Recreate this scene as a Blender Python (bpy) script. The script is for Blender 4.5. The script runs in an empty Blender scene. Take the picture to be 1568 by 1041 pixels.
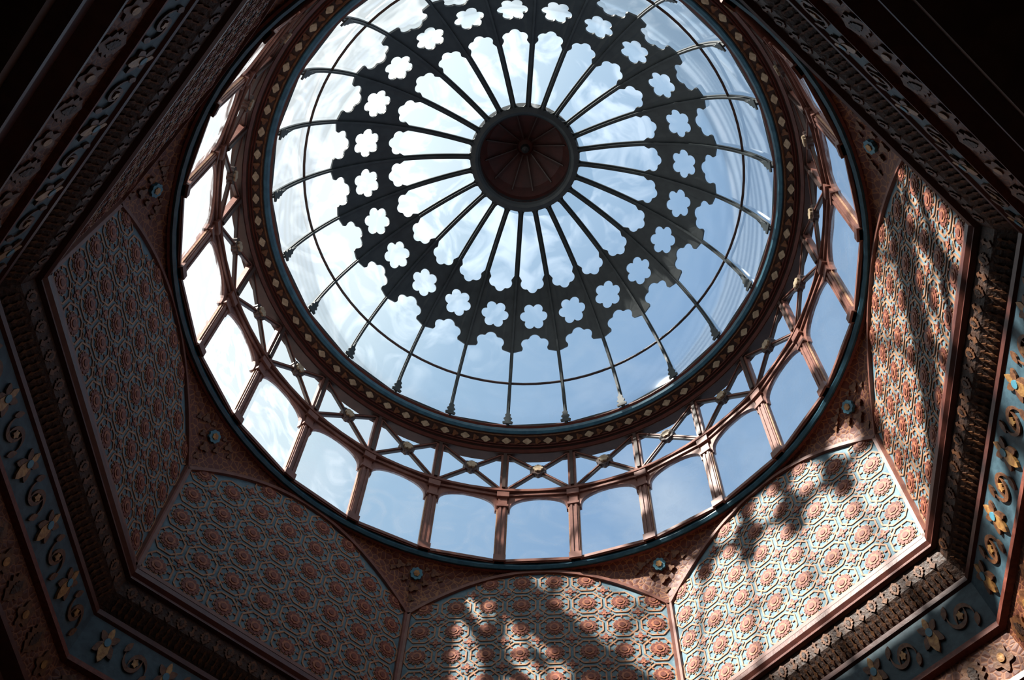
import bpy, math, random, numpy as np
from math import sin,cos,pi,radians as rad,sqrt,tan,atan2,hypot
from mathutils import Vector, Matrix
from mathutils.geometry import delaunay_2d_cdt
random.seed(4)
T8=tan(rad(22.5)); C8=cos(rad(22.5))
W,H=1568.,1041.
def basis(p):
    th,yw,ro=p[1],p[2],p[3]
    F=np.array([0,sin(th),cos(th)]);U=np.array([0,-cos(th),sin(th)])
    c,s=cos(yw),sin(yw);Rz=np.array([[c,-s,0],[s,c,0],[0,0,1]])
    F=Rz@F;U=Rz@U;R=np.cross(F,U)
    return cos(ro)*R+sin(ro)*U,-sin(ro)*R+cos(ro)*U,F
def proj(p,P):
    R,U,F=basis(p);d=np.array(P)-np.array([p[4],p[5],0]);z=d@F
    return W/2+p[0]*(d@R)/z,H/2-p[0]*(d@U)/z
def ray(p,u,v):
    R,U,F=basis(p);return F+(u-W/2)/p[0]*R-(v-H/2)/p[0]*U
def pol(r,a,h): return (r*sin(rad(a)),r*cos(rad(a)),h)
up=[(-22.5,625,940),(22.5,1020,925),(67.5,1340,670),(112.5,1385,240),(-67.5,285,720),(-112.5,175,310)]
lo=[(67.5,1410,800),(112.5,1490,335),(-67.5,210,880),(-112.5,70,430)]
sill=[(-7.5,768,870),(7.5,885,864),(22.5,1000,838),(37.5,1105,780),(-22.5,650,849),(-37.5,535,795),(-52.5,435,725),(-67.5,355,635),(-82.5,300,525),(52.5,1198,695),(67.5,1270,600)]
flo=[(815,485),(873,473),(928,450),(972,415),(1008,368),(1033,312),(1043,252),(1036,190),(1012,130),(970,80),(917,40),(853,18),(787,14),(722,28),(663,58),(617,101),(585,157),(570,216),(570,277),(583,336),(610,388),(652,430),(702,461),(756,480)]
base=[(418,245),(1190,250),(500,520),(617,607),(690,640),(778,660),(860,655),(950,630),(1030,580),(1100,515),(1155,430),(1185,330),(440,150),(480,75),(1180,200),(1150,130),(1100,45)]
capp=[(733,243),(878,243),(805,171),(806,315)]
A=4.10
def resid(p):
    r=[]
    h0,h1,R2,h2,R3,h3,R4,h4,hb,Aw=p[6:16]
    for a,u,v in up:
        x,y=proj(p,pol(A/C8,a,hb));r+=[x-u,y-v]
    for a,u,v in lo:
        x,y=proj(p,pol(Aw/C8,a,h0));r+=[x-u,y-v]
    for a,u,v in sill:
        x,y=proj(p,pol(4.0,a,h1));r+=[x-u,y-v]
    for i,(u,v) in enumerate(flo):
        x,y=proj(p,pol(R3,15*i,h3));r+=[x-u,y-v]
    for pts,R,h in((base,R2,h2),(capp,R4,h4)):
        for u,v in pts:
            d=ray(p,u,v);l=h/d[2];X=p[4]+l*d[0];Y=p[5]+l*d[1]
            r.append((sqrt(X*X+Y*Y)-R)*p[0]/l)
    r+=[(Aw-A)*150]
    return np.array(r)
p=np.array([1605.9,.474,0.126,0.06,0.619,-5.12,8.581,11.224,3.559,13.997,2.461,15.82,.779,16.498,10.433,4.064]);lam=1e-2
r=resid(p);c0=r@r
for it in range(60):
    J=np.zeros((len(r),len(p)))
    for i in range(len(p)):
        e=1e-5*max(1,abs(p[i]));q=p.copy();q[i]+=e;J[:,i]=(resid(q)-r)/e
    Hm=J.T@J;g=J.T@r
    q=p+np.linalg.solve(Hm+lam*np.diag(np.diag(Hm)+1e-9),-g);rq=resid(q);cq=rq@rq
    if cq<c0:
        p=q;r=rq;dn=(c0-cq)<1e-9*c0;c0=cq;lam*=.4
        if dn:break
    else: lam*=4
h0,h1,R2,h2,R3,h3,R4,h4,hb,Aw=[float(x) for x in p[6:16]]
cam=bpy.data.cameras.new("camera");co=bpy.data.objects.new("camera",cam);bpy.context.collection.objects.link(co)
R,U,F=basis(p);cam.sensor_width=36;cam.lens=p[0]*36/W
co.matrix_world=Matrix(((R[0],U[0],-F[0],p[4]),(R[1],U[1],-F[1],p[5]),(R[2],U[2],-F[2],0),(0,0,0,1)))
bpy.context.scene.camera=co
bpy.context.scene.view_settings.view_transform='Standard'

def mat(name,c1,c2=None,scale=8,rough=.6,bump=.0,metal=0,lo=.4,hi=.6,kind='noise',detail=6):
    m=bpy.data.materials.new(name);m.use_nodes=True;nt=m.node_tree;N=nt.nodes;L=nt.links
    b=N["Principled BSDF"];b.inputs["Roughness"].default_value=rough;b.inputs["Metallic"].default_value=metal
    c2=c2 or tuple(x*.7 for x in c1)
    tc=N.new("ShaderNodeTexCoord")
    if kind=='noise':
        t=N.new("ShaderNodeTexNoise");t.inputs["Scale"].default_value=scale;t.inputs["Detail"].default_value=detail;out=t.outputs[0]
    else:
        t=N.new("ShaderNodeTexVoronoi");t.inputs["Scale"].default_value=scale;t.feature='DISTANCE_TO_EDGE' if kind=='vedge' else 'F1';out=t.outputs["Distance"]
    L.new(tc.outputs["Object"],t.inputs["Vector"])
    r=N.new("ShaderNodeValToRGB");r.color_ramp.elements[0].position=lo;r.color_ramp.elements[1].position=hi
    r.color_ramp.elements[0].color=(*c1,1);r.color_ramp.elements[1].color=(*c2,1)
    L.new(out,r.inputs[0]);L.new(r.outputs[0],b.inputs["Base Color"])
    if bump:
        bp=N.new("ShaderNodeBump");bp.inputs["Strength"].default_value=bump;bp.inputs["Distance"].default_value=.02
        L.new(out,bp.inputs["Height"]);L.new(bp.outputs[0],b.inputs["Normal"])
    return m
M_teal=mat("teal_plaster",(.075,.145,.19),(.12,.195,.235),14,.75,.2)
M_red=mat("terracotta_relief",(.12,.026,.015),(.17,.04,.022),20,.65,.3)
M_org=mat("orange_relief",(.33,.12,.055),(.25,.08,.04),20,.65,.2)
M_cream=mat("tan_strapwork",(.36,.20,.11),(.27,.13,.07),18,.65,.2)
M_wood=mat("dark_red_wood",(.070,.018,.013),(.095,.025,.016),9,.4,.2)
M_dark=mat("dark_carved_band",(.026,.011,.007),(.06,.024,.011),26,.6,.6)
M_gold=mat("aged_gold_leaf",(.38,.20,.06),(.24,.11,.033),22,.45,.3,.25)
M_dgold=mat("dull_gold_carving",(.16,.062,.02),(.085,.030,.012),22,.55,.3,.1)
M_blue=mat("blue_frieze_paint",(.022,.055,.078),(.04,.09,.12),10,.6,.3)
M_rim=mat("blue_rim_paint",(.025,.085,.13),(.04,.12,.17),10,.4)
M_rosette=mat("blue_rosette_paint",(.06,.22,.30),(.05,.17,.25),12,.5)
M_iron=mat("painted_iron_brown",(.035,.018,.014),(.05,.026,.02),6,.45)
M_shell=mat("dark_painted_openwork",(.014,.021,.024),(.024,.033,.036),6,.5)
M_post=mat("red_brown_painted_wood",(.125,.042,.028),(.17,.065,.045),8,.5,.1)
M_cap=mat("crown_red_paint",(.065,.015,.011),(.045,.012,.009),6,.6)
M_bead=mat("cream_bead_paint",(.42,.33,.22),(.30,.22,.14),20,.5)
M_spand=mat("red_gold_arabesque",(.26,.10,.03),(.10,.022,.012),13,.6,.6,0,.02,.08,'vedge')
M_arab=mat("carved_arabesque_red",(.24,.09,.036),(.10,.026,.013),16,.6,.6,0,.03,.10,'vedge')
M_stone=mat("floor_stone",(.40,.34,.28),(.48,.42,.36),3,.5)
M_ceil=mat("ambulatory_ceiling",(.08,.038,.024),(.12,.058,.037),5,.7)
def glassmat(name,sc,mnv,mxv,p0=.46,p1=.68):
    m=bpy.data.materials.new(name);m.use_nodes=True;nt=m.node_tree;N=nt.nodes;L=nt.links
    N.remove(N["Principled BSDF"]);out=N["Material Output"]
    tr=N.new("ShaderNodeBsdfTransparent");tr.inputs[0].default_value=(.94,.97,.99,1)
    gl=N.new("ShaderNodeBsdfGlossy");gl.inputs["Roughness"].default_value=.08;gl.inputs["Color"].default_value=(.9,.95,1,1)
    tl=N.new("ShaderNodeBsdfTranslucent");tl.inputs[0].default_value=(.85,.92,1,1)
    tc=N.new("ShaderNodeTexCoord");n=N.new("ShaderNodeTexNoise");n.inputs["Scale"].default_value=sc;n.inputs["Detail"].default_value=7;n.inputs["Distortion"].default_value=2.4
    L.new(tc.outputs["Object"],n.inputs["Vector"])
    r=N.new("ShaderNodeValToRGB");r.color_ramp.elements[0].position=p0;r.color_ramp.elements[1].position=p1
    r.color_ramp.elements[0].color=(mnv,mnv,mnv,1);r.color_ramp.elements[1].color=(mxv,mxv,mxv,1);L.new(n.outputs[0],r.inputs[0])
    a=N.new("ShaderNodeMixShader");L.new(r.outputs[0],a.inputs[0]);L.new(tr.outputs[0],a.inputs[1]);L.new(tl.outputs[0],a.inputs[2])
    lw=N.new("ShaderNodeLayerWeight");lw.inputs[0].default_value=.25
    b=N.new("ShaderNodeMixShader");mu=N.new("ShaderNodeMath");mu.operation='MULTIPLY';mu.inputs[1].default_value=.35
    L.new(lw.outputs["Fresnel"],mu.inputs[0]);L.new(mu.outputs[0],b.inputs[0]);L.new(a.outputs[0],b.inputs[1]);L.new(gl.outputs[0],b.inputs[2])
    L.new(b.outputs[0],out.inputs[0]);return m
M_glass=glassmat("weathered_glass",1.1,.04,.17)
M_wglass=glassmat("streaked_window_glass",1.5,.04,.32,.45,.66)

class MB:
    def __init__(s,*mats): s.v=[];s.f=[];s.m=[];s.mats=list(mats)
    def mi(s,m):
        if m not in s.mats:s.mats.append(m)
        return s.mats.index(m)
    def add(s,vs,fs,m):
        o=len(s.v);s.v+=[tuple(float(c) for c in x) for x in vs];i=s.mi(m)
        for f in fs:s.f.append([o+k for k in f]);s.m.append(i)
    def obj(s,name,parent=None,smooth=False):
        me=bpy.data.meshes.new(name);me.from_pydata(s.v,[],s.f)
        for m in s.mats:me.materials.append(m)
        me.polygons.foreach_set("material_index",s.m)
        if smooth:me.polygons.foreach_set("use_smooth",[True]*len(s.f))
        me.update();o=bpy.data.objects.new(name,me);bpy.context.collection.objects.link(o)
        if parent:o.parent=parent
        return o
    def sweep(s,pr,m,n=96,off=0,oct=False,closed=False):
        if oct:n=8;off=22.5
        vs=[];k=len(pr)
        for i in range(n):
            for (r,h) in pr: vs.append(pol(r/C8 if oct else r,off+360*i/n,h))
        fs=[]
        for i in range(n):
            j=(i+1)%n
            for q in range(k if closed else k-1):
                w=(q+1)%k;fs.append([i*k+q,i*k+w,j*k+w,j*k+q])
        s.add(vs,fs,m)
    def relief(s,pts,fn,o0,o1,m):
        n=len(pts);vs=[fn(x,y,o0) for x,y in pts]+[fn(x,y,o1) for x,y in pts]
        s.add(vs,[list(range(n,2*n))]+[[i,(i+1)%n,n+(i+1)%n,n+i] for i in range(n)],m)
    def bar(s,a,b,upv,w,d,m):
        a=Vector(a);b=Vector(b);t=(b-a).normalized();u=Vector(upv);u=(u-t*u.dot(t)).normalized();q=t.cross(u)
        vs=[]
        for P in(a,b):
            for x,y in((-1,-1),(1,-1),(1,1),(-1,1)):vs.append(P+q*(x*w/2)+u*(y*d/2))
        s.add(vs,[[0,1,2,3],[7,6,5,4],[0,4,5,1],[1,5,6,2],[2,6,7,3],[3,7,4,0]],m)
def empty(name):
    e=bpy.data.objects.new(name,None);bpy.context.collection.objects.link(e);return e
def polar(fn,n=32,cx=0,cy=0,rot=0):
    return [(cx+fn(2*pi*i/n)*cos(2*pi*i/n+rot),cy+fn(2*pi*i/n)*sin(2*pi*i/n+rot)) for i in range(n)]
def lobes(n,d,rho):
    def f(t):
        k=(t+pi/n)%(2*pi/n)-pi/n
        return d*cos(k)+sqrt(max(rho*rho-(d*sin(k))**2,0))
    return f
def circ3(a,b,c):
    (x1,y1),(x2,y2),(x3,y3)=a,b,c
    D=2*(x1*(y2-y3)+x2*(y3-y1)+x3*(y1-y2))
    ux=((x1*x1+y1*y1)*(y2-y3)+(x2*x2+y2*y2)*(y3-y1)+(x3*x3+y3*y3)*(y1-y2))/D
    uy=((x1*x1+y1*y1)*(x3-x2)+(x2*x2+y2*y2)*(x1-x3)+(x3*x3+y3*y3)*(x2-x1))/D
    return ux,uy,hypot(x1-ux,y1-uy)
CX,CY,CR=circ3((R2,h2),(R3,h3),(R4,h4))
a0=atan2(h2-CY,R2-CX);a1=atan2(h4-CY,R4-CX)
SL=CR*(a1-a0)
def mer(s,off=0):
    t=a0+s/CR;return CX+(CR+off)*cos(t),CY+(CR+off)*sin(t)
def s_at(v):
    best=None
    for i in range(1001):
        s=SL*i/1000;r_,h_=mer(s);y=proj(p,pol(r_,0,h_))[1]
        if best is None or abs(y-v)<best[0]:best=(abs(y-v),s)
    return best[1]
sF=s_at(485);sO=s_at(512);sI=s_at(449);sR1=s_at(588);sC=s_at(329)
def hw(s): return mer(s)[0]*rad(7.5)
kf=hw(sF)/.34*1.12
flower=polar(lobes(6,.135*kf,.078*kf),48,0,sF,0)
def lobed_open(shead,sgn,smooth_end,sEnd,k,margin):
    d=.13*k;rho=.084*k
    c=shead-sgn*(d+rho)
    f=lobes(6,d,rho);out=[]
    for i in range(-15,16):
        th=i/15*rad(100)
        rr=f(th);out.append((rr*sin(th),c+sgn*rr*cos(th)))
    x0,y0=out[-1]
    right=[];n=14
    ys=y0-sgn*.04
    for i in range(n+1):
        y=ys+(sEnd-ys)*i/n;right.append((max(hw(y)-margin,.02),y))
    if smooth_end:
        xe,ye=right[-1];cap=[(xe*cos(t),ye-sgn*xe*sin(t)) for t in [pi*j/8 for j in range(1,8)]]
    else:cap=[]
    left=[(-x,y) for x,y in right[::-1]]
    return out+right+cap+left
inner=lobed_open(sI,-1,True,sC,.92*kf,.042)
outer=lobed_open(sO,1,False,.04,1.08*kf,.028)
def inpoly(x,y,P):
    c=False;n=len(P);j=n-1
    for i in range(n):
        if (P[i][1]>y)!=(P[j][1]>y) and x<(P[j][0]-P[i][0])*(y-P[i][1])/(P[j][1]-P[i][1])+P[i][0]:c=not c
        j=i
    return c
def to_a(P): return [(x/hw(min(max(y,0),SL)),y) for x,y in P]
holes=[to_a(flower),to_a(inner),to_a(outer)]
vs=[];es=[]
def loop(P):
    o=len(vs);vs.extend(Vector(q) for q in P)
    for i in range(len(P)):es.append((o+i,o+(i+1)%len(P)))
bd=[(-1+2*i/4,0) for i in range(4)]+[(1,SL*i/30) for i in range(30)]+[(1-2*i/4,SL) for i in range(4)]+[(-1,SL*(1-i/30)) for i in range(30)]
loop(bd)
for h_ in holes:loop(h_)
for i in range(1,30):
    for a_ in(-.5,0,.5):vs.append(Vector((a_+.013,SL*i/30+.003)))
ov,oe,of,_,_,_=delaunay_2d_cdt(vs,es,[],0,1e-6)
keep=[f for f in of if not any(inpoly(sum(ov[i][0] for i in f)/len(f),sum(ov[i][1] for i in f)/len(f),h_) for h_ in holes)]
dome=empty("glass_dome")
mb=MB(M_shell)
for k in range(24):
    vv=[]
    for q in ov:
        r_,h_=mer(q[1]);vv.append(pol(r_,15*k+q[0]*7.5,h_))
    mb.add(vv,keep,M_shell)
o=mb.obj("openwork_shell",dome);sm=o.modifiers.new("s",'SOLIDIFY');sm.thickness=.03;sm.offset=0
mb=MB(M_shell)
for k in range(24):
    a_=15*k+7.5;prev=None
    for i in range(25):
        r_,h_=mer(SL*i/24,-.02);P=pol(r_,a_,h_)
        if prev:mb.bar(prev,P,(prev[0],prev[1],prev[2]-CY),.03,.06,M_shell)
        prev=P
mb.obj("ribs",dome)
mb=MB(M_shell)
for k in range(24):
    a_=15*k+7.5;P=Vector(pol(*(lambda q:(q[0],a_,q[1]))(mer(.02,-.05))));Q=Vector(pol(*(lambda q:(q[0],a_,q[1]))(mer(.4,-.05))))
    e=(Q-P).normalized();t=Vector((cos(rad(a_)),-sin(rad(a_)),0));nn=t.cross(e)
    if nn.dot(Vector(pol(1,a_,0)))>0:nn=-nn
    fn=lambda x,y,o:P+t*x*.75+e*y*.75+nn*o
    pts=[(.10,0),(.11,.05),(.05,.09),(.09,.15),(.05,.20),(.06,.26),(.025,.30),(.012,.42),(0,.5)]
    mb.relief(pts+[(-x,y) for x,y in pts[-2::-1]],fn,0,.02,M_shell)
mb.obj("rib_foot_palmettes",dome)
mb=MB(M_iron)
r_,h_=mer(sR1,-.01)
mb.sweep([(r_-.015,h_-.010),(r_+.02,h_-.010),(r_+.02,h_+.010),(r_-.015,h_+.010)],M_iron,closed=True)
mb.obj("glazing_rings",dome)
mb=MB(M_glass);mb.sweep([mer(SL*i/24,.04) for i in range(25)],M_glass,n=96,off=0);mb.obj("glazing",dome,True)
mb=MB(M_cap)
mb.sweep([(R4+.10,h4-.05),(R4+.02,h4-.07),(R4-.02,h4-.04),(R4-.05,h4),(R4-.05,h4+.12),(R4+.12,h4+.12)],M_shell)
mb.sweep([(R4-.05,h4),(R4-.04,h4+.3),(R4-.15,h4+.45),(R4-.4,h4+.62),(.15,h4+.75),(.12,h4+.72),(.01,h4+.65)],M_cap,n=48)
for k in range(12):
    a_=30*k+7.5
    mb.bar(pol(R4-.1,a_,h4+.38),pol(.15,a_,h4+.7),(0,0,1),.02,.04,M_iron)
mb.sweep([(.0,h4+.5),(.06,h4+.54),(.08,h4+.62),(.05,h4+.7)],M_shell,n=16)
mb.obj("crown_cap",dome)

RD=4.0
def h_at(v,rr,a=0):
    best=None
    for i in range(900):
        h_=h1+i*.006;y=proj(p,pol(rr,a,h_))[1]
        if best is None or abs(y-v)<best[0]:best=(abs(y-v),h_)
    return best[1]
hX=h_at(757,RD);hY=h_at(695,3.93)
pw=.13
for k in range(24):
    ac=15*k
    n=Vector((sin(rad(ac)),cos(rad(ac)),0));t=Vector((n.y,-n.x,0));Rm=(RD+.03)*cos(rad(7.5))
    def fn(x,y,o): return n*(Rm-o)+t*x+Vector((0,0,y))
    hwid=RD*sin(rad(7.5));xi=hwid-.075
    mb=MB(M_post)
    zb=h1+.06;zt=hX-.07
    arch=[]
    for i in range(17):
        th=pi*i/16;x=xi*.93*cos(th);y=zt-.30+.26*sin(th)**.75
        arch.append((x,y))
    hole=[(-xi,zb),(xi,zb),(xi,zt-.36),(xi*.93,zt-.36)]+arch+[(-xi*.93,zt-.36),(-xi,zt-.36)]
    bd=[(-hwid,h1),(hwid,h1),(hwid,hX-.035),(-hwid,hX-.035)]
    V2=[Vector(q) for q in bd+hole];nh=len(hole)
    E2=[(i,(i+1)%4) for i in range(4)]+[(4+i,4+(i+1)%nh) for i in range(nh)]
    v2,_,f2,_,_,_=delaunay_2d_cdt(V2,E2,[],0,1e-6)
    kp=[f for f in f2 if not inpoly(sum(v2[i][0] for i in f)/3,sum(v2[i][1] for i in f)/3,hole)]
    for off in(0.03,-.03): mb.add([fn(q[0],q[1],off) for q in v2],kp,M_post)
    mb.add([fn(x,y,.03) for x,y in hole]+[fn(x,y,-.03) for x,y in hole],[[i,(i+1)%nh,nh+(i+1)%nh,nh+i] for i in range(nh)],M_post)
    for sx in(-1,1): mb.bar(fn(sx*(xi-.0),zb,.03),fn(sx*(xi-.0),zt-.34,.03),n,.015,.02,M_cream)
    mb.bar(fn(-hwid,zt+.0,.04),fn(hwid,zt+.0,.04),n,.05,.04,M_post)
    mb.bar(fn(-hwid,h1+.04,.03),fn(hwid,h1+.04,.03),n,.05,.04,M_post)
    pa=ac+7.5;P=lambda r,h:pol(r,pa,h);hx=hX-.035
    tt=Vector((cos(rad(pa)),-sin(rad(pa)),0));nn=(sin(rad(pa)),cos(rad(pa)),0)
    mb.bar(P(RD-.0,h1),P(RD-.0,hx),nn,pw,.08,M_post)
    for sx in(-.032,.032):
        mb.bar(Vector(P(RD-.04,h1+.12))+tt*sx,Vector(P(RD-.04,hx-.35))+tt*sx,nn,.03,.03,M_post)
    mb.bar(P(RD-.02,h1+.0),P(RD-.02,h1+.12),nn,pw+.04,.10,M_post)
    mb.bar(P(RD-.02,hx-.35),P(RD-.02,hx-.30),nn,pw+.04,.10,M_post)
    mb.bar(P(RD-.02,hx-.12),P(RD-.02,hx),nn,pw+.05,.12,M_post)
    mb.add([fn(-xi,zb,-.0),fn(xi,zb,0),fn(xi,zt,0),fn(-xi,zt,0)],[[0,1,2,3]],M_wglass)
    mb.obj("window_%d"%(k+1))
mb=MB(M_iron)
RX=RD-.03
mb.sweep([(RX-.06,hX-.03),(RX+.09,hX-.03),(RX+.09,hX+.05),(RX-.04,hX+.05)],M_post,n=96,closed=True)
mb.sweep([(RX-.07,hY-.04),(RX+.09,hY-.04),(RX+.09,hY+.04),(RX-.07,hY+.04)],M_iron,n=96,closed=True)
for k in range(24):
    pa=15*k+7.5;nn=(sin(rad(pa)),cos(rad(pa)),0)
    mb.bar(pol(RX,pa,hX),pol(RX,pa,hY),nn,.12,.08,M_post)
    mb.bar(pol(RX-.05,pa,hX+.05),pol(RX-.05,pa,hY-.04),nn,.05,.04,M_iron)
    ac=15*k;n=Vector((sin(rad(ac)),cos(rad(ac)),0));t=Vector((n.y,-n.x,0));Rm=RX*cos(rad(7.5))
    fn=lambda x,y,o:n*(Rm-o)+t*x+Vector((0,0,y))
    w_=RX*sin(rad(7.5))-.05;z0=hX+.04;z1=hY-.03;zm=(z0+z1)/2
    for sx in(-1,1):
        mb.bar(fn(-w_,zm-sx*(z1-z0)/2,.0),fn(w_,zm+sx*(z1-z0)/2,.0),n,.07,.04,M_iron)
        mb.bar(fn(-w_,zm-sx*(z1-z0)/2,.025),fn(w_,zm+sx*(z1-z0)/2,.025),n,.018,.02,M_post)
    mb.relief(polar(lobes(8,.09,.037),40,0,zm),fn,-.03,.05,M_iron)
    mb.relief(polar(lobes(6,.05,.028),36,0,zm),fn,.05,.08,M_bead)
mb.obj("cross_braced_transom")
mb=MB(M_wood)
zc0=hY+.03;zc1=h2-.06;rc0=RX-.10;rc1=R2+.08
mb.sweep([(RX+.1,hY+.0),(RX-.08,hY-.02),(RX-.12,hY+.01),(rc0,zc0)],M_wood)
mb.sweep([(rc0,zc0),(rc1,zc1)],M_iron)
mb.sweep([(rc1,zc1),(rc1-.02,zc1-.02),(R2+.02,h2-.06),(R2,h2-.02)],M_rim)
mb.sweep([(R2,h2-.02),(R2-.03,h2),(R2-.03,h2+.03),(R2+.05,h2+.04),(RX+.1,h2+.04),(RX+.1,hY)],M_wood)
sl=Vector((rc1-rc0,zc1-zc0));Ls=sl.length;sl.normalize()
for k in range(144):
    a_=2.5*k;n=Vector((sin(rad(a_)),cos(rad(a_)),0));t=Vector((n.y,-n.x,0));e=n*sl[0]+Vector((0,0,sl[1]));nn=t.cross(e)
    if nn.dot(n)>0:nn=-nn
    c=n*rc0+Vector((0,0,zc0))
    fn=lambda x,y,o:c+t*x+e*y+nn*o
    if k%2:mb.relief([(x*1.5,Ls*.57+y) for x,y in polar(lambda th:Ls*.17*(1+.15*cos(4*th)),16)],fn,0,.03,M_bead)
    else:
        mb.relief([(x,Ls*.57+y) for x,y in polar(lambda th:Ls*.17*(1+.3*cos(3*th)),18)],fn,0,.03,M_dgold)
for q_ in(.15,.3,.82):
    rr=rc0+(rc1-rc0)*q_;zz=zc0+(zc1-zc0)*q_
    mb.sweep([(rr,zz),(rr-.025,zz-.02),(rr-.03,zz+.005),(rr-.01,zz+.02)],M_wood if q_!=.82 else M_dgold)
mb.obj("dome_base_cornice")

names=["wall_north","wall_northeast","wall_east","wall_southeast","wall_south","wall_southwest","wall_west","wall_northwest"]
HW=A*T8;ht=h1-.05
def ztop(x): return ht-(ht-hb)*min(1,abs(x)/HW)**2
oct8=lobes(12,.102,.024);oct8b=lobes(12,.088,.022);ros=lobes(8,.046,.022)
def star8(th,R=.135,r=.10):
    k=(th%(pi/4))/(pi/4);k=abs(k-.5)*2
    return r+(R-r)*k
def sq4(th): return .058+.032*cos(4*th)
ncol=8;pu=2*HW/ncol;nrow=max(2,round((ht-h0)/pu));pv=(ht-h0)/nrow
for k in range(8):
    al=45*k;n=Vector((sin(rad(al)),cos(rad(al)),0));t=Vector((n.y,-n.x,0))
    fn0=lambda x,y,o:n*(A-o)+t*x+Vector((0,0,y))
    def fn(x,y,o):
        x=max(-HW+.06,min(HW-.06,x));return fn0(x,min(y,ztop(x)-.04),o)
    mb=MB(M_teal)
    xs=[-HW+2*HW*i/32 for i in range(33)]
    vv=[];ff=[]
    for x in xs:vv+=[fn0(x,h0,0),fn0(x,ztop(x),0),fn0(x,h0,-.12),fn0(x,ztop(x),-.12)]
    for i in range(32):
        ff+=[[4*i,4*i+4,4*i+5,4*i+1],[4*i+2,4*i+3,4*i+7,4*i+6]]
    mb.add(vv,ff,M_teal)
    sc=pu/.42
    for i in range(ncol):
        for j in range(-1,nrow):
            cx=-HW+(i+.5)*pu;cy=h0+(j+.5)*pv
            if j>=0 and cy<ztop(cx)-.06:
                # octagonal strap frame around the medallion
                q8=[(cx+.197*sc*cos(pi/8+pi/4*m_),cy+.197*sc*sin(pi/8+pi/4*m_)) for m_ in range(8)]
                for m_ in range(8):
                    a_,b_=q8[m_],q8[(m_+1)%8]
                    A_,B_=fn(a_[0],a_[1],.004),fn(b_[0],b_[1],.004)
                    if (A_-B_).length>.03:mb.bar(A_,B_,n,.02,.014,M_cream)
                S=lambda f:polar(lambda th:f(th)*sc,72,cx,cy,pi/12)
                mb.relief(S(oct8),fn,0,.010,M_cream);mb.relief(S(oct8b),fn,.010,.018,M_red)
                mb.relief(polar(lambda th:ros(th)*sc,40,cx,cy),fn,.018,.025,M_org);mb.relief(polar(lambda th:.036*sc,16,cx,cy),fn,.025,.032,M_red)
                for m_ in range(8):
                    aa=pi/4*m_
                    mb.relief(polar(lambda th:(.014+.005*cos(2*th))*sc,10,cx+.152*sc*cos(aa),cy+.152*sc*sin(aa),aa),fn,0,.012,M_org)
            bx=cx+.5*pu;by=cy+.5*pv
            if bx<HW-.1 and by>h0+.1 and by<ztop(bx)-.06:
                mb.relief(polar(lambda th:star8(th,.115,.083)*sc,32,bx,by,0),fn,0,.010,M_cream)
                mb.relief(polar(lambda th:star8(th,.098,.068)*sc,32,bx,by,0),fn,.010,.013,M_teal)
                mb.relief(polar(lambda th:sq4(th)*sc*.85,32,bx,by,0),fn,.013,.022,M_red)
                mb.relief(polar(lambda th:(.03+.014*cos(4*th))*sc,24,bx,by,pi/4),fn,.022,.028,M_org)
    for sx in(-1,1):mb.bar(fn0(sx*(HW-.03),h0,.02),fn0(sx*(HW-.03),hb,.02),n,.05,.05,M_post)
    for i in range(32):
        x,x2=xs[i],xs[i+1]
        mb.bar(fn0(x,ztop(x)-.02,.02),fn0(x2,ztop(x2)-.02,.02),n,.05,.05,M_post)
    mb.bar(fn0(-HW,h0+.03,.02),fn0(HW,h0+.03,.02),n,.05,.05,M_post)
    mb.obj(names[k])
mb=MB(M_spand)
vs_=[];NN=192;r0=RD+.06
for i in range(NN):
    a_=360*i/NN;md=((a_+22.5)%45)-22.5
    P=Vector(pol(r0,a_,h1-.03));x=A*tan(rad(md));Q=Vector(pol(A/cos(rad(md)),a_,ztop(x)))
    for j in range(5):
        f=j/4;M=P.lerp(Q,f);b=4*f*(1-f)*.10*abs(md)/22.5
        M+=Vector(pol(1,a_,0))*b*.7+Vector((0,0,b*.7));vs_.append(M)
mb.add(vs_,[[5*i+j,5*i+j+1,(5*i+j+6)%(5*NN),(5*i+j+5)%(5*NN)] for i in range(NN) for j in range(4)],M_spand)
for k in range(8):
    a_=22.5+45*k
    P=Vector(pol(r0,a_,h1-.03));Q=Vector(pol(A/C8,a_,hb));e=(Q-P).normalized();t=Vector((cos(rad(a_)),-sin(rad(a_)),0));nn=e.cross(t)
    if nn.dot(Vector(pol(1,a_,0)))>0:nn=-nn
    c=P+e*.24-nn*.06
    fn=lambda x,y,o:c+t*x+e*y+nn*o
    mb.relief(polar(lobes(8,.062,.026),40),fn,-.03,.02,M_rosette);mb.relief(polar(lobes(6,.028,.016),30),fn,.02,.032,M_gold)
    for (x,y,s_) in((-.24,-.07,.05),(.24,-.07,.05),(0,.2,.055),(0,.36,.04),(-.42,-.12,.035),(.42,-.12,.035),(.14,.1,.035),(-.14,.1,.035),(.13,-.1,.03),(-.13,-.1,.03),(0,.5,.03),(.33,-.0,.03),(-.33,0,.03)):
        mb.relief(polar(lambda th:s_*(1+.35*cos(3*th)),24,x,y),fn,-.03,.012,M_dgold)
mb.obj("ceiling")
mb=MB(M_rim)
mb.sweep([(r0+.02,h1-.04),(RD+.03,h1-.06),(RD,h1-.03),(RD,h1+.03),(RD+.1,h1+.03)],M_rim)
mb.sweep([(r0+.05,h1-.02),(r0+.03,h1-.065),(r0+.0,h1-.055)],M_red)
mb.obj("trim_1")
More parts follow.
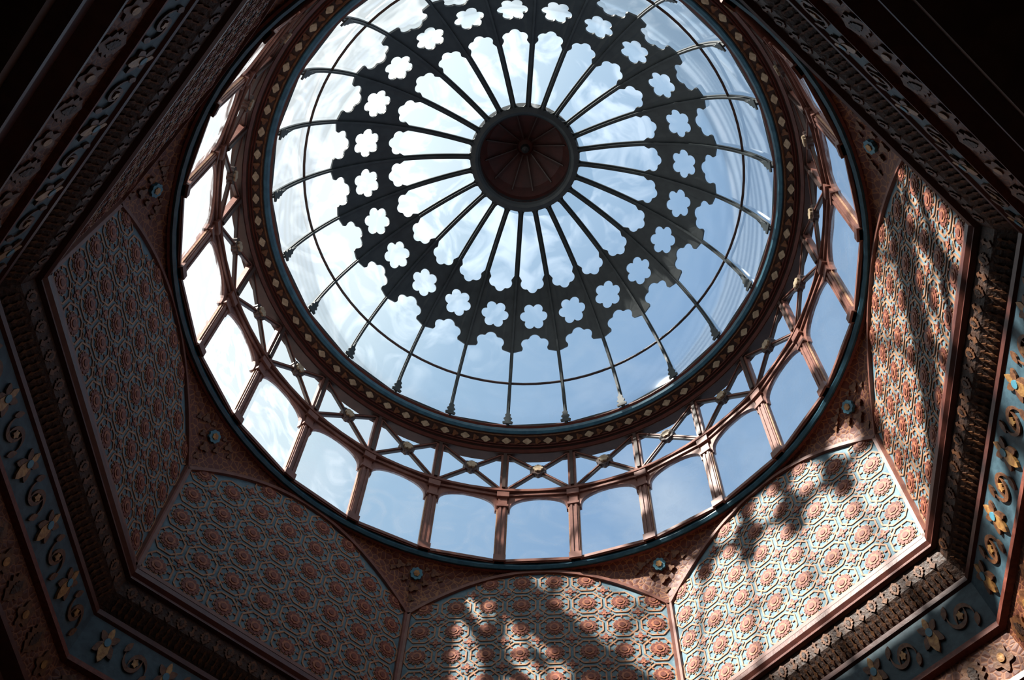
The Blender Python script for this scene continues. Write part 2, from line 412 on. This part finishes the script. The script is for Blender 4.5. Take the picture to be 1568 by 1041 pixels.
def band(mb,P0,P1,motifs,spacing,o):
    for k in range(8):
        al=45*k;n=Vector((sin(rad(al)),cos(rad(al)),0));t=Vector((n.y,-n.x,0))
        a0_,z0=P0;a1_,z1=P1
        e=(n*(a1_-a0_)+Vector((0,0,z1-z0)));Lq=e.length;e.normalize();nn=t.cross(e)
        if nn.dot(-n)<0 and abs(nn.dot(n))>.05:nn=-nn
        wd=min(a0_,a1_)*T8;cnt=int(2*wd/spacing)
        for i in range(cnt):
            x0=(i-(cnt-1)/2)*spacing;mo=motifs[i%len(motifs)]
            base_=n*a0_+Vector((0,0,z0))
            for pts,m,th in mo:
                mb.relief([(x*spacing,y*Lq) for x,y in pts],lambda x,y,of:base_+t*(x0+x)+e*y+nn*of,0,o*th,m)
def leaf(wd=.42):
    pts=[]
    for i in range(11):
        y=i/10;w_=wd*sin(pi*min(1,y*1.0))**.7*(1-.35*y)*(1+.18*cos(i*pi))
        pts.append((max(w_,.02),.08+.84*y))
    return pts+[(-x,y) for x,y in pts[::-1]]
lf=[(leaf(),M_dgold,1),([(x*.4,.2+y*.55) for x,y in leaf()],M_dark,1.4)]
arrow=[([(0,.1),(.2,.3),(.08,.35),(.08,.6),(.25,.7),(0,.95),(-.25,.7),(-.08,.6),(-.08,.35),(-.2,.3)],M_dgold,1)]
def rot(pts,a,ox=0,oy=0,s=1): return [(ox+s*(x*cos(a)-y*sin(a)),oy+s*(x*sin(a)+y*cos(a))) for x,y in pts]
pet=[(0,0),(.09,.12),(.12,.26),(.06,.40),(0,.46),(-.06,.40),(-.12,.26),(-.09,.12)]
def crescent(a0,a1,r1,r2,ox,oy,n=12):
    o=[(ox+r1*cos(a0+(a1-a0)*i/n),oy+r1*sin(a0+(a1-a0)*i/n)) for i in range(n+1)]
    i_=[(ox+(r1-(r1-r2)*sin(pi*i/n))*cos(a0+(a1-a0)*i/n),oy+(r1-(r1-r2)*sin(pi*i/n))*sin(a0+(a1-a0)*i/n)) for i in range(n,-1,-1)]
    return o+i_[1:-1]
lily=[(rot(pet,0,0,.30,1.3),M_gold,1.3),(rot(pet,.8,0,.40,.95),M_dgold,1),(rot(pet,-.8,0,.40,.95),M_dgold,1),(rot(pet,2.2,0,.42,.8),M_dgold,1),(rot(pet,-2.2,0,.42,.8),M_dgold,1),(rot(pet,pi,0,.4,.75),M_gold,1.2),(polar(lambda th:.10,14,0,.42),M_rosette,1.7)]
scroll=[(crescent(-.5,3.6,.30,.19,-.1,.45),M_dgold,.8),(crescent(2.6,6.6,.30,.19,.1,.55),M_dgold,.9),(rot(pet,.5,-.3,.1,.7),M_dgold,1),(rot(pet,pi+.5,.3,.9,.7),M_dgold,1),(polar(lambda th:.09+.02*cos(5*th),20,0,.5),M_gold,1.3)]
fl2=[(polar(lambda th:.30+.07*cos(5*th),30,0,.5,pi/2),M_dgold,1),(polar(lambda th:.12,12,0,.5),M_gold,1.6)]
z=h0
def trim(name,prof_,m,extra=None):
    mb=MB(m);mb.sweep(prof_,m,oct=True)
    if extra:extra(mb)
    mb.obj(name)
trim("trim_2",[(A+.1,z+.03),(A-.03,z+.01),(A-.07,z-.03),(A-.07,z-.09),(A-.04,z-.13),(A-.05,z-.17),(A+.0,z-.18)],M_wood)
trim("trim_3",[(A+.0,z-.18),(A+.05,z-.34),(A+.19,z-.50)],M_dark,lambda mb:(band(mb,(A+.01,z-.19),(A+.06,z-.35),[lf,arrow],.15,.018),band(mb,(A+.06,z-.35),(A+.18,z-.49),[arrow],.075,.015)))
trim("trim_4",[(A+.19,z-.50),(A+.16,z-.53),(A+.17,z-.58),(A+.2,z-.60)],M_wood)
trim("trim_5",[(A+.2,z-.60),(A+.27,z-1.10)],M_blue,lambda mb:(band(mb,(A+.195,z-.61),(A+.265,z-1.09),[lily,scroll],.34,.02)))
trim("trim_6",[(A+.27,z-1.10),(A+.24,z-1.12),(A+.24,z-1.18),(A+.3,z-1.20)],M_red)
trim("trim_7",[(A+.3,z-1.2),(A+.4,z-1.6)],M_arab,lambda mb:(band(mb,(A+.3,z-1.22),(A+.4,z-1.58),[lf,fl2],.3,.02)))
trim("trim_8",[(A+.4,z-1.6),(A+.36,z-1.62),(A+.36,z-1.68),(A+.5,z-1.75),(A+.52,z-2.0),(A+.48,z-2.02),(A+.48,z-2.1),(A+.6,z-2.12)],M_wood)
trim("soffit_skyblock_roof",[(A+.6,z-2.12),(A+.6,z-2.3),(A+1.0,z-2.3),(A+1.0,z-2.0),(9,z-2.0),(9,z-1.8),(A+.9,z-.9),(A+.6,h0)],M_ceil)  # soffit and ceiling; the unseen outer roof is added to block sky light
zf=-1.6;zc=z-2.3
mb=MB(M_stone);mb.sweep([(.01,zf),(9,zf),(9,zf-.3)],M_stone,oct=True);mb.obj("floor")
mb=MB(M_ceil);mb.sweep([(8.9,zf),(8.9,z-1.95)],M_ceil,oct=True);mb.obj("outer_light_blocker")  # unseen enclosure added around the open kiosk to keep out low sky light
for k in range(8):
    a_=22.5+45*k;c=Vector(pol((A+.8)/C8,a_,0))
    pr=[(.0,zf),(.2,zf),(.2,zf+.2),(.15,zf+.25),(.17,zf+.32),(.1,zf+.4),(.09,zc-.6),(.13,zc-.55),(.1,zc-.5),(.2,zc-.15),(.22,zc-.12),(.22,zc),(0,zc)]
    mb=MB(M_post);vv=[];n=20
    for i in range(n):
        for r_,h_ in pr:vv.append(c+Vector(pol(r_,360*i/n,h_)))
    q=len(pr);mb.add(vv,[[i*q+j,i*q+j+1,((i+1)%n)*q+j+1,((i+1)%n)*q+j] for i in range(n) for j in range(q-1)],M_post)
    mb.obj("column" if k==0 else "column.%03d"%k)

be=rad(51);el=rad(37.5)
dirv=Vector((sin(be)*cos(el),cos(be)*cos(el),-sin(el)))
sd=bpy.data.lights.new("sun",'SUN');sd.energy=19;sd.angle=rad(1.1);sd.color=(1,.94,.84)
so=bpy.data.objects.new("sun",sd);bpy.context.collection.objects.link(so);so.rotation_euler=dirv.to_track_quat('-Z','Y').to_euler();so.location=(-10,-10,20)
w=bpy.data.worlds.new("sky");bpy.context.scene.world=w;w.use_nodes=True;nt=w.node_tree;N=nt.nodes;L=nt.links
bg=N["Background"];tc=N.new("ShaderNodeTexCoord")
dt=N.new("ShaderNodeVectorMath");dt.operation='DOT_PRODUCT';g=Vector((-.85,-.53,0)).normalized();dt.inputs[1].default_value=g
L.new(tc.outputs["Generated"],dt.inputs[0])
rr=N.new("ShaderNodeValToRGB");E=rr.color_ramp.elements
E[0].position=.0;E[0].color=(.33,.47,.65,1);E[1].position=1;E[1].color=(1.0,1.05,1.05,1)
e=E.new(.4);e.color=(.26,.42,.65,1);e=E.new(.66);e.color=(.38,.56,.75,1);e=E.new(.8);e.color=(.70,.85,.92,1)
mp=N.new("ShaderNodeMapRange");mp.inputs[1].default_value=-.6;mp.inputs[2].default_value=.10
L.new(dt.outputs["Value"],mp.inputs[0]);L.new(mp.outputs[0],rr.inputs[0])
ns=N.new("ShaderNodeTexNoise");ns.inputs["Scale"].default_value=2.6;ns.inputs["Detail"].default_value=8;ns.inputs["Roughness"].default_value=.55;ns.inputs["Distortion"].default_value=.6
L.new(tc.outputs["Generated"],ns.inputs["Vector"])
r2=N.new("ShaderNodeValToRGB");r2.color_ramp.elements[0].position=.47;r2.color_ramp.elements[1].position=.72;L.new(ns.outputs[0],r2.inputs[0])
mx=N.new("ShaderNodeMix");mx.data_type='RGBA';L.new(r2.outputs[0],mx.inputs[0]);L.new(rr.outputs[0],mx.inputs[6]);mx.inputs[7].default_value=(.86,.92,.97,1)
L.new(mx.outputs[2],bg.inputs[0]);bg.inputs[1].default_value=1.0
